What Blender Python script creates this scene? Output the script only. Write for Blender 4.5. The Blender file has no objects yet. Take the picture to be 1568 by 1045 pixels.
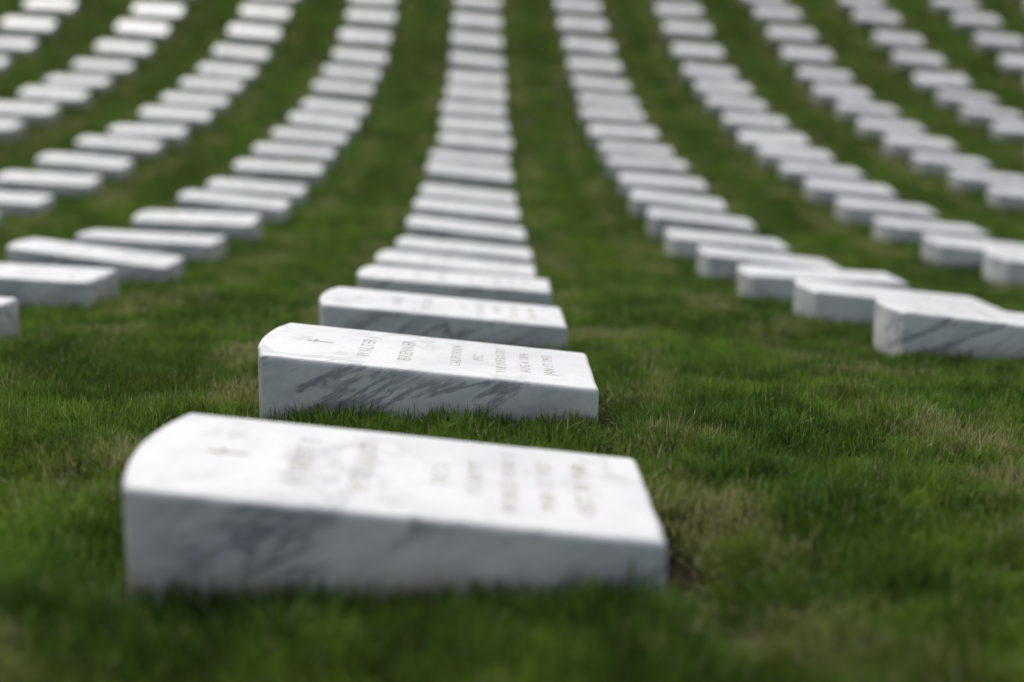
import bpy, bmesh, math, random
from mathutils import Vector, Matrix, Euler, noise
random.seed(7)
scene = bpy.context.scene
CAMZ = 0.56
PITCH_X, COL, ROW0, ROWS = -0.101, 1.399, 1.451, 0.921
L, W = 0.61, 0.33

# ------------------------------------------------------------------ terrain
PROF = [(-60,-.6),(-5,-.53),(0,-.53),(1.451,-.529),(2.379,-.521),(3.3,-.554),(4.22,-.595),(5.14,-.633),(6.06,-.653),
        (6.99,-.648),(8.7,-.566),(10.4,-.412),(12.56,-.14),(16.1,.574),(19.16,1.6),(24,3.3),(30,5.0),(40,6.8),(60,8.3),(120,9.5),(300,10)]
def prof(y):
    P = PROF
    if y <= P[0][0]: return P[0][1]
    if y >= P[-1][0]: return P[-1][1]
    for i in range(len(P)-1):
        if P[i][0] <= y <= P[i+1][0]: break
    def sl(a, b): return (P[b][1]-P[a][1])/(P[b][0]-P[a][0])
    m0 = sl(max(i-1,0), i+1); m1 = sl(i, min(i+2, len(P)-1))
    h = P[i+1][0]-P[i][0]; t = (y-P[i][0])/h
    t2, t3 = t*t, t*t*t
    return (2*t3-3*t2+1)*P[i][1]+(t3-2*t2+t)*h*m0+(-2*t3+3*t2)*P[i+1][1]+(t3-t2)*h*m1
def sstep(a,b,v):
    t = min(1,max(0,(v-a)/(b-a))); return t*t*(3-2*t)
def base_h(x, y):
    cs = .02 + .017*sstep(3, 7, y)
    return prof(y) - cs*math.tanh((x-PITCH_X)/14)*14 + CAMZ - .032
def height(x, y):
    z = base_h(x, y)
    fade = 1-sstep(20, 40, abs(y)+abs(x))
    z += fade*(.018*noise.noise((x*1.7+3, y*1.7, 0)) + .015*noise.noise((x*4.5, y*4.5, 4)) + .009*noise.noise((x*11, y*11, 2)))
    z += (.012+.012*sstep(-.2,.2,x))*(1-sstep(.2,.3,x))*math.exp(-((y-1.33)/.16)**2)
    # sunken soil pockets where the turf has pulled away from stones
    for cx, cy, rx, ry, d in ((.255,1.56,.055,.19,.075), (.235,2.50,.035,.15,.05), (-.47,1.62,.05,.10,.03)):
        dx, dy = (x-cx)/rx, (y-cy)/ry
        if abs(dx) < 3 and abs(dy) < 3: z -= d*math.exp(-dx*dx-dy*dy)
    return z

def axis(lo, hi, c0, c1, fine):
    v = []
    x = c0
    while x < c1: v.append(x); x += fine
    s = fine; x = c1
    while x < hi: v.append(x); s *= 1.09; x += s
    v.append(hi)
    s = fine; x = c0
    while True:
        s *= 1.09; x -= s
        if x < lo: v.insert(0, lo); break
        v.insert(0, x)
    return v
xs = axis(-200, 200, -2, 2, .03); ys = axis(-60, 300, .5, 5, .03)
verts = [(x, y, height(x, y)) for y in ys for x in xs]
nx = len(xs)
faces = [(j*nx+i, j*nx+i+1, (j+1)*nx+i+1, (j+1)*nx+i) for j in range(len(ys)-1) for i in range(nx-1)]
me = bpy.data.meshes.new("ground"); me.from_pydata(verts, [], faces)
me.polygons.foreach_set("use_smooth", [True]*len(faces))
ground = bpy.data.objects.new("ground", me); scene.collection.objects.link(ground)

# ------------------------------------------------------------------ node helpers
class NT:
    def __init__(s, mat):
        s.t = mat.node_tree; s.n = s.t.nodes; s.l = s.t.links
    def add(s, typ, **kw):
        n = s.n.new(typ)
        for k, v in kw.items(): setattr(n, k, v)
        return n
    def val(s, sock, v):
        if hasattr(v, "is_output"): s.l.new(v, sock)
        else: sock.default_value = v
    def math(s, op, a, b=0.0, c=0.0, clamp=False):
        n = s.add("ShaderNodeMath", operation=op, use_clamp=clamp)
        s.val(n.inputs[0], a); s.val(n.inputs[1], b); s.val(n.inputs[2], c)
        return n.outputs[0]
    def mix(s, f, a, b, blend='MIX'):
        n = s.add("ShaderNodeMix", data_type='RGBA', blend_type=blend)
        s.val(n.inputs[0], f); s.val(n.inputs[6], a); s.val(n.inputs[7], b)
        return n.outputs[2]
    def noise(s, vec, scale, detail=3, rough=.5, dist=0):
        n = s.add("ShaderNodeTexNoise"); s.l.new(vec, n.inputs['Vector'])
        n.inputs['Scale'].default_value = scale; n.inputs['Detail'].default_value = detail
        n.inputs['Roughness'].default_value = rough; n.inputs['Distortion'].default_value = dist
        return n.outputs['Fac']
    def mapping(s, vec, rot=(0,0,0), scale=(1,1,1)):
        n = s.add("ShaderNodeMapping"); s.l.new(vec, n.inputs['Vector'])
        n.inputs['Rotation'].default_value = rot; n.inputs['Scale'].default_value = scale
        return n.outputs[0]
    def rng(s, v, a, b, c=0.0, d=1.0, smooth=True):
        n = s.add("ShaderNodeMapRange", interpolation_type='SMOOTHSTEP' if smooth else 'LINEAR')
        s.val(n.inputs['Value'], v); n.inputs['From Min'].default_value = a; n.inputs['From Max'].default_value = b
        n.inputs['To Min'].default_value = c; n.inputs['To Max'].default_value = d
        return n.outputs['Result']
def newmat(name):
    m = bpy.data.materials.new(name); m.use_nodes = True
    return m, NT(m), m.node_tree.nodes['Principled BSDF'], m.node_tree.nodes['Material Output']

def dryness(T):
    pos = T.add("ShaderNodeNewGeometry").outputs['Position']
    sep = T.add("ShaderNodeSeparateXYZ"); T.l.new(pos, sep.inputs[0])
    x = T.math('ADD', sep.outputs[0], -PITCH_X)
    w = T.math('WRAP', x, COL/2, -COL/2)
    a = T.math('ABSOLUTE', w)
    a = T.math('ABSOLUTE', T.math('SUBTRACT', a, .44))
    band = T.rng(a, 0.03, .21, 1, 0)
    n = T.rng(T.noise(pos, 3.1, 4, .6), .47, .62)
    d1 = T.math('MULTIPLY', band, n)
    n2 = T.rng(T.noise(pos, 1.1, 4, .6), .60, .76, 0, .35)
    return pos, sep, T.math('MAXIMUM', d1, n2)

# ground (thatch / soil under the blades)
m, T, P, O = newmat("ground_soil")
pos, sep, dry = dryness(T)
n = T.noise(pos, 60, 4)
far = T.rng(sep.outputs[1], 8, 30)
c0 = T.mix(n, (.010,.008,.005,1), (.045,.036,.020,1))
c1 = T.mix(n, (.03,.06,.012,1), (.07,.12,.024,1))
c = T.mix(far, c0, c1)
T.val(P.inputs['Base Color'], c); P.inputs['Roughness'].default_value = .95
P.inputs['Specular IOR Level'].default_value = .1
bp = T.add("ShaderNodeBump"); bp.inputs['Distance'].default_value = .01; T.l.new(n, bp.inputs['Height']); T.l.new(bp.outputs[0], P.inputs['Normal'])
me.materials.append(m)

# grass blades
gm, T, P, O = newmat("grass_blades")
pos, sep, dry = dryness(T)
at = T.add("ShaderNodeAttribute", attribute_name="rnd")
sp = T.add("ShaderNodeSeparateColor"); T.l.new(at.outputs['Color'], sp.inputs[0])
r, hgt, r2 = sp.outputs[0], sp.outputs[1], sp.outputs[2]
c = T.mix(r, (.060,.132,.016,1), (.165,.280,.038,1))
c = T.mix(T.rng(T.noise(pos, 3.2, 3), .35, .65), c, T.mix(.5, c, (.16,.20,.024,1)))
big = T.rng(T.noise(pos, 1.6, 3, .6), .3, .7, .68, 1.3)
clump = T.rng(T.noise(pos, 13, 3, .65), .32, .68, .58, 1.32)
hs = T.add("ShaderNodeHueSaturation"); T.l.new(c, hs.inputs['Color']); T.l.new(T.math('MULTIPLY', big, clump), hs.inputs['Value']); c = hs.outputs[0]
thr = T.math('SUBTRACT', .98, T.math('MULTIPLY', dry, .50))
straw = T.math('GREATER_THAN', r2, thr)
c = T.mix(T.math('MULTIPLY', dry, .42), c, (.29,.31,.10,1))
c = T.mix(T.math('MULTIPLY', straw, .75), c, (.42,.38,.20,1))
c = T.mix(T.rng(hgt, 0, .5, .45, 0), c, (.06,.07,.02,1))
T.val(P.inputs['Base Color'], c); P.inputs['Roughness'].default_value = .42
P.inputs['Specular IOR Level'].default_value = .4
tr = T.add("ShaderNodeBsdfTranslucent"); T.l.new(c, tr.inputs['Color'])
ms = T.add("ShaderNodeMixShader"); ms.inputs[0].default_value = .4
T.l.new(P.outputs[0], ms.inputs[1]); T.l.new(tr.outputs[0], ms.inputs[2]); T.l.new(ms.outputs[0], O.inputs['Surface'])

# marble
mm, T, P, O = newmat("white_marble")
tc = T.add("ShaderNodeTexCoord"); oi = T.add("ShaderNodeObjectInfo")
off = T.add("ShaderNodeVectorMath", operation='SCALE'); off.inputs[0].default_value = (37, 91, 53); T.l.new(oi.outputs['Random'], off.inputs['Scale'])
ad = T.add("ShaderNodeVectorMath", operation='ADD'); T.l.new(tc.outputs['Object'], ad.inputs[0]); T.l.new(off.outputs[0], ad.inputs[1])
rot = T.mapping(ad.outputs[0], rot=(.25, .45, .35))
v = T.mapping(rot, scale=(2.2, 4.8, 8.5))
n1 = T.noise(v, 1.1, 8, .66, .4)
vd = T.math('ABSOLUTE', T.math('SUBTRACT', n1, .5))
vein = T.rng(vd, .0, .048, 1, 0)
mask = T.rng(T.noise(v, .55, 4, .6, .3), .43, .60)
vein = T.math('MULTIPLY', vein, mask)
cloud = T.rng(T.noise(v, .85, 9, .70, .35), .40, .66)
blot = T.rng(T.noise(ad.outputs[0], 10, 6, .7), .42, .72)
fine = T.noise(ad.outputs[0], 90, 4, .7)
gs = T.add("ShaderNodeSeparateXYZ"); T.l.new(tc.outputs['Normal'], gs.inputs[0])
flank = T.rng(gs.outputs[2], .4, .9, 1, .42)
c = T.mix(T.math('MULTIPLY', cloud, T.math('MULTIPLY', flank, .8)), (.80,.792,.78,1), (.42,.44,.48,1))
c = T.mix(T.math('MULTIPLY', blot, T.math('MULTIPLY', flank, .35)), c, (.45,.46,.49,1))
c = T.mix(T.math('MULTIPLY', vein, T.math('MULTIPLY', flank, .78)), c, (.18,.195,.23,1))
c = T.mix(T.rng(fine, .35, .7, 0, .14), c, (.45,.45,.44,1))
sp = T.add("ShaderNodeSeparateXYZ"); T.l.new(tc.outputs['Object'], sp.inputs[0])
st = T.math('MULTIPLY', T.rng(sp.outputs[2], .0, .06, 1, 0), T.rng(T.noise(ad.outputs[0], 14, 4), .35, .65, .15, .7))
c = T.mix(st, c, (.40,.35,.25,1))
sk = T.rng(T.noise(ad.outputs[0], 30, 4, .65), .64, .72, 0, .5)
c = T.mix(sk, c, (.40,.33,.20,1))
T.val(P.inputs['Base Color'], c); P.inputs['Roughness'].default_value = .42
P.inputs['Specular IOR Level'].default_value = .4
bp = T.add("ShaderNodeBump"); bp.inputs['Distance'].default_value = .0015; bp.inputs['Strength'].default_value = .5
T.l.new(T.noise(ad.outputs[0], 55, 5, .65), bp.inputs['Height']); T.l.new(bp.outputs[0], P.inputs['Normal'])
# weathered carving
cm, T, P, O = newmat("weathered_carving")
tc = T.add("ShaderNodeTexCoord")
n = T.noise(tc.outputs['Object'], 22, 4, .6)
sx = T.add("ShaderNodeSeparateXYZ"); T.l.new(tc.outputs['Object'], sx.inputs[0])
foot = T.rng(sx.outputs[0], .05, .25)
c = T.mix(T.rng(n, .35, .65), (.78,.75,.70,1), (.60,.53,.40,1))
c = T.mix(T.math('MULTIPLY', foot, .75), c, (.56,.42,.23,1))
T.val(P.inputs['Base Color'], c); P.inputs['Roughness'].default_value = .8

# ------------------------------------------------------------------ headstones
SLOPE = .098
def stone_mesh(name, lines, seed):
    rr = random.Random(seed)
    bm = bmesh.new()
    pts, corner = [], []
    def edge(a, b, n, amp):
        for i in range(n):
            t = i/n; x, y = a[0]+(b[0]-a[0])*t, a[1]+(b[1]-a[1])*t
            if i == 0: corner.append(len(pts))
            else:
                d = rr.gauss(0, amp)
                if abs(b[0]-a[0]) > abs(b[1]-a[1]): y += d
                else: x += d
            pts.append((x, y))
    edge((-L/2, -W/2), (L/2, -W/2), 17, .0009)
    edge((L/2, -W/2), (L/2, W/2), 9, .0008)
    edge((L/2, W/2), (-L/2, W/2), 17, .0008)
    N = 12; corner.append(len(pts))
    for i in range(0, N):
        t = i/N; y = W/2 - W*t
        pts.append((-L/2 - .026*(1-(2*t-1)**2) + (rr.gauss(0,.0004) if i else 0), y))
    top, bot = [], []
    for x, y in pts:
        top.append(bm.verts.new((x, y, .10 - SLOPE*x)))
        bot.append(bm.verts.new((x, y, -.16)))
    tf = bm.faces.new(top); bm.faces.new(list(reversed(bot)))
    n = len(pts)
    for i in range(n):
        bm.faces.new((top[i], bot[i], bot[(i+1)%n], top[(i+1)%n]))
    bmesh.ops.recalc_face_normals(bm, faces=bm.faces)
    topset = set(top)
    ed = [e for e in bm.edges if e.verts[0] in topset and e.verts[1] in topset]
    for k in corner:
        for e in top[k].link_edges:
            if e.other_vert(top[k]) is bot[k]: ed.append(e)
    bmesh.ops.bevel(bm, geom=ed, offset=.0105, segments=5, profile=.5, affect='EDGES')
    me = bpy.data.meshes.new(name); bm.to_mesh(me); bm.free()
    me.materials.append(mm); me.materials.append(cm)
    ob = bpy.data.objects.new("tmp_stone", me); scene.collection.objects.link(ob)
    a = math.atan(SLOPE)
    cut = bmesh.new()
    def put(mesh, xpos):
        M = Matrix.Translation((xpos, 0, .10 - SLOPE*xpos)) @ Matrix.Rotation(a, 4, 'Y') @ Matrix.Rotation(math.radians(90), 4, 'Z')
        mesh.transform(M); cut.from_mesh(mesh)
    for frac, size, txt in lines:
        cu = bpy.data.curves.new("t", 'FONT'); cu.body = txt; cu.size = size; cu.extrude = .0018
        cu.align_x = 'CENTER'; cu.align_y = 'CENTER'; cu.resolution_u = 2; cu.space_character = 1.2
        to = bpy.data.objects.new("t", cu); scene.collection.objects.link(to)
        bpy.context.view_layer.update()
        mt = bpy.data.meshes.new_from_object(to.evaluated_get(bpy.context.evaluated_depsgraph_get()))
        put(mt, -L/2 + frac*L)
        bpy.data.objects.remove(to); bpy.data.meshes.remove(mt)
    b2 = bmesh.new()
    o = [(-.004,-.03),(.004,-.03),(.004,.006),(.018,.006),(.018,.013),(.004,.013),(.004,.03),(-.004,.03),(-.004,.013),(-.018,.013),(-.018,.006),(-.004,.006)]
    o = [(x*.85, y*.85) for x, y in o]
    t_ = [b2.verts.new((x, y, .0018)) for x, y in o]; b_ = [b2.verts.new((x, y, -.0018)) for x, y in o]
    b2.faces.new(t_); b2.faces.new(list(reversed(b_)))
    for i in range(12): b2.faces.new((t_[i], b_[i], b_[(i+1)%12], t_[(i+1)%12]))
    mt = bpy.data.meshes.new("c"); b2.to_mesh(mt); b2.free(); put(mt, -L/2+.14*L)
    bmesh.ops.remove_doubles(cut, verts=cut.verts, dist=1e-6)
    bmesh.ops.recalc_face_normals(cut, faces=cut.faces)
    cme = bpy.data.meshes.new("cut"); cut.to_mesh(cme); cut.free()
    cme.materials.append(mm); cme.materials.append(cm)
    for p in cme.polygons: p.material_index = 1
    co = bpy.data.objects.new("tmp_cut", cme); scene.collection.objects.link(co)
    md = ob.modifiers.new("b", 'BOOLEAN'); md.operation = 'DIFFERENCE'; md.solver = 'EXACT'; md.object = co; md.use_self = True
    try: md.material_mode = 'INDEX'
    except Exception as e: print(e)
    bpy.context.view_layer.update()
    out = bpy.data.meshes.new_from_object(ob.evaluated_get(bpy.context.evaluated_depsgraph_get()))
    print("STONE", name, len(me.vertices), len(out.vertices), len(out.polygons), set(p.material_index for p in out.polygons))
    if len(out.vertices) < 200: out = me
    bpy.data.objects.remove(ob); bpy.data.objects.remove(co)
    out.name = name
    return out
A = [(.29,.037,"ROBERT E"),(.415,.037,"HOLLAND"),(.57,.029,"TEC 5"),(.64,.029,"US ARMY"),(.71,.029,"WORLD WAR II"),(.785,.029,"MAR 12 1921"),(.86,.029,"OCT 30 1988")]
B = [(.29,.037,"WALTER J"),(.415,.037,"BRENNER"),(.57,.029,"CALIFORNIA"),(.64,.029,"PFC"),(.71,.029,"118 INFANTRY"),(.785,.029,"AUG 4 1896"),(.86,.029,"JAN 17 1951")]
C = [(.29,.037,"THOMAS"),(.415,.037,"WHITAKER"),(.57,.029,"S SGT"),(.64,.029,"US AIR FORCE"),(.71,.029,"KOREA"),(.785,.029,"DEC 9 1930"),(.86,.029,"JUN 2 1994")]
meshes = [stone_mesh("headstone_a", A, 1), stone_mesh("headstone_b", B, 2), stone_mesh("headstone_c", C, 3)]

stones = []
rs = random.Random(11)
RIGHT = {-1:.17, 0:.17, 1:.17, 2:.08, 3:.065, 4:.05}
LEFT = {-1:-.10, 0:-.10, 1:-.10, 2:-.08, 3:-.05, 4:-.045, 5:-.045, 6:-.03}
for i in range(-1, 31):
    y0 = ROW0 + ROWS*i
    for j in range(-12, 13):
        xc = PITCH_X + COL*j + (RIGHT.get(i, .01) if j > 0 else LEFT.get(i, -.01) if j < 0 else 0)
        jx, jy, tx, ty, rz, dz, mi = rs.gauss(0,.012), rs.gauss(0,.02), rs.gauss(0,.014), rs.gauss(0,.018), rs.gauss(0,.02), rs.gauss(0,.009), rs.randrange(3)
        if abs(xc) > .5*max(y0,0)+2.2: continue
        if (j, i) in ((0,0),(0,1),(0,2)):
            jx = jy = tx = ty = rz = dz = 0; mi = i
            if i == 0: dz = .010; ty = .014
            if i == 1: ty = .010; rz = -.006; dz = -.004; tx = .01
        if i in (1,2,3,4) and j in (-1,1): jx *= .3
        if j < 0: ty -= .022
        x, y = xc+jx, y0+W/2+jy
        sl = (prof(y+.2)-prof(y-.2))/.4
        z = base_h(xc, y) + .024 + dz + .025*sstep(.0, .2, sl)
        o = bpy.data.objects.new("marble_headstone", meshes[mi])
        o.location = (x, y, z)
        o.rotation_euler = (tx + .035 + math.atan(sl)*(1.15 if sl > 0 else .5), ty, rz)
        scene.collection.objects.link(o)
        stones.append((x, y, i, j))

# ------------------------------------------------------------------ grass
def tuft(name, n, R, l0, l1, w, seed):
    rr = random.Random(seed); vs, fs, cols = [], [], []
    for k in range(n):
        a = rr.random()*6.283; d = R*math.sqrt(rr.random())
        bx, by = d*math.cos(a), d*math.sin(a)
        l = rr.uniform(l0, l1); lean = abs(rr.gauss(0, .48)); la = rr.random()*6.283
        if rr.random() < .03: l *= 1.3
        lx, ly = math.cos(la), math.sin(la)
        fa = rr.random()*6.283; wx, wy = math.cos(fa)*w*.5, math.sin(fa)*w*.5
        ww = rr.uniform(.7, 1.25); wx *= ww; wy *= ww
        def P(t):
            an = lean*(.5+.8*t); s = l*t
            return bx+lx*s*math.sin(an), by+ly*s*math.sin(an), s*math.cos(an)
        p1, p2 = P(.55), P(1)
        b = len(vs)
        vs += [(bx-wx,by-wy,-.004),(bx+wx,by+wy,-.004),(p1[0]-wx*.85,p1[1]-wy*.85,p1[2]),(p1[0]+wx*.85,p1[1]+wy*.85,p1[2]),(p2[0]-wx*.2,p2[1]-wy*.2,p2[2]),(p2[0]+wx*.2,p2[1]+wy*.2,p2[2])]
        fs += [(b,b+1,b+3,b+2),(b+2,b+3,b+5,b+4)]
        c1, c2 = rr.random(), rr.random()
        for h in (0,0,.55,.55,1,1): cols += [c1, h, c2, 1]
    me = bpy.data.meshes.new(name); me.from_pydata(vs, [], fs)
    at = me.attributes.new("rnd", 'FLOAT_COLOR', 'POINT'); at.data.foreach_set("color", cols)
    me.polygons.foreach_set("use_smooth", [True]*len(fs)); me.materials.append(gm)
    return bpy.data.objects.new(name, me)
coll = bpy.data.collections.new("grass_tufts")
for k in range(6): coll.objects.link(tuft("tuft_%02d"%k, 80, .043, .022, .042, .0025, 100+k))
for k in range(6, 10): coll.objects.link(tuft("tuft_%02d"%k, 150, .11, .024, .044, .0046, 100+k))
for k in range(10, 13): coll.objects.link(tuft("tuft_%02d"%k, 240, .26, .028, .05, .009, 100+k))
near_st = [s for s in stones if s[1] < 6]
pv, prot, psc, pidx = [], [], [], []
rg = random.Random(5)
def scatter(y0, y1, step, i0, i1, marg):
    y = y0
    while y < y1:
        xm = .44*max(y, .3)+marg; x = -xm
        while x < xm:
            px, py = x+rg.uniform(-.5,.5)*step, y+rg.uniform(-.5,.5)*step
            x += step
            ok = True; boost = 1.0
            if py < 6:
                for sx, sy, si, sj in near_st:
                    m_ = .09 if (si, sj) == (0, 0) else (.06 if (si*7+sj*3) % 3 else .02)
                    ml = .06 if (si, sj) == (0, 0) else .025
                    if abs(py-sy) < W/2-.01 and -L/2-ml < px-sx < L/2+m_: ok = False; break
                    if (si, sj) == (0, 0) and -W/2-.03 < py-sy < 0 and L/2+.01 < px-sx < L/2+.085: ok = False; break
                    if -W/2-.04 < py-sy < -W/2 and abs(px-sx) < L/2+.03: boost = 1.08 + .35*max(0, noise.noise((px*9, py*3, 1)))
            if not ok: continue
            z = height(px, py); e = .03
            nrm = Vector((-(height(px+e,py)-height(px-e,py))/(2*e), -(height(px,py+e)-height(px,py-e))/(2*e), 1)).normalized()
            q = Vector((0,0,1)).rotation_difference(nrm) @ Euler((0,0,rg.random()*6.283)).to_quaternion()
            eu = q.to_euler()
            s = (1.02 + .55*noise.noise((px*8, py*8, 9)) + rg.uniform(-.14,.14))*boost
            pv.append((px,py,z)); prot.extend(eu[:]); psc.append(s); pidx.append(rg.randrange(i0, i1))
        y += step
scatter(.35, 3.9, .038, 0, 6, .5)
scatter(3.9, 10.5, .09, 6, 10, 1.0)
scatter(10.5, 34, .22, 10, 13, 2.0)
print("TUFTS", len(pv))
gme = bpy.data.meshes.new("grass"); gme.from_pydata(pv, [], [])
gme.attributes.new("rot", 'FLOAT_VECTOR', 'POINT').data.foreach_set("vector", prot)
gme.attributes.new("scl", 'FLOAT', 'POINT').data.foreach_set("value", psc)
gme.attributes.new("idx", 'INT', 'POINT').data.foreach_set("value", pidx)
grass = bpy.data.objects.new("grass", gme); scene.collection.objects.link(grass)
ng = bpy.data.node_groups.new("grass_scatter", 'GeometryNodeTree')
ng.interface.new_socket("Geometry", in_out='INPUT', socket_type='NodeSocketGeometry')
ng.interface.new_socket("Geometry", in_out='OUTPUT', socket_type='NodeSocketGeometry')
gi = ng.nodes.new("NodeGroupInput"); go = ng.nodes.new("NodeGroupOutput")
ip = ng.nodes.new("GeometryNodeInstanceOnPoints"); ci = ng.nodes.new("GeometryNodeCollectionInfo")
ci.inputs['Collection'].default_value = coll; ci.inputs['Separate Children'].default_value = True; ci.inputs['Reset Children'].default_value = True
ip.inputs['Pick Instance'].default_value = True
def attr(n, t):
    a = ng.nodes.new("GeometryNodeInputNamedAttribute"); a.data_type = t; a.inputs['Name'].default_value = n; return a.outputs['Attribute']
ng.links.new(gi.outputs[0], ip.inputs['Points']); ng.links.new(ci.outputs[0], ip.inputs['Instance'])
ng.links.new(attr("idx", 'INT'), ip.inputs['Instance Index'])
ng.links.new(attr("rot", 'FLOAT_VECTOR'), ip.inputs['Rotation'])
ng.links.new(attr("scl", 'FLOAT'), ip.inputs['Scale'])
ng.links.new(ip.outputs[0], go.inputs[0])
grass.modifiers.new("scatter", 'NODES').node_group = ng

# ------------------------------------------------------------------ light
EL, RO = math.radians(58), math.radians(-20)
w = bpy.data.worlds.new("World"); scene.world = w; w.use_nodes = True
nt = w.node_tree; bg = nt.nodes['Background']
sky = nt.nodes.new("ShaderNodeTexSky"); sky.sky_type = 'NISHITA'; sky.sun_disc = False
sky.sun_elevation = EL; sky.sun_rotation = RO; sky.dust_density = 4; sky.air_density = 1.0
hs = nt.nodes.new("ShaderNodeHueSaturation"); hs.inputs['Saturation'].default_value = .5
nt.links.new(sky.outputs[0], hs.inputs['Color']); nt.links.new(hs.outputs[0], bg.inputs['Color'])
bg.inputs['Strength'].default_value = .148
sl = bpy.data.lights.new("sun", 'SUN'); sl.energy = 1.7; sl.angle = math.radians(11); sl.color = (1, .965, .92)
so = bpy.data.objects.new("sun", sl); scene.collection.objects.link(so)
s = Vector((math.sin(RO)*math.cos(EL), math.cos(RO)*math.cos(EL), math.sin(EL)))
so.rotation_euler = (-s).to_track_quat('-Z', 'Y').to_euler(); so.location = s*20

# ------------------------------------------------------------------ camera
cd = bpy.data.cameras.new("camera"); cam = bpy.data.objects.new("camera", cd); scene.collection.objects.link(cam)
cam.location = (0, 0, CAMZ)
cam.rotation_euler = (math.radians(90-9.25), 0, math.radians(-1.1))
cd.lens = 46.9; cd.sensor_width = 36; cd.clip_start = .05; cd.clip_end = 1000
cd.dof.use_dof = True; cd.dof.focus_distance = 2.42; cd.dof.aperture_fstop = 1.4
scene.camera = cam
scene.view_settings.view_transform = 'Standard'; scene.view_settings.look = 'None'; scene.view_settings.exposure = 0
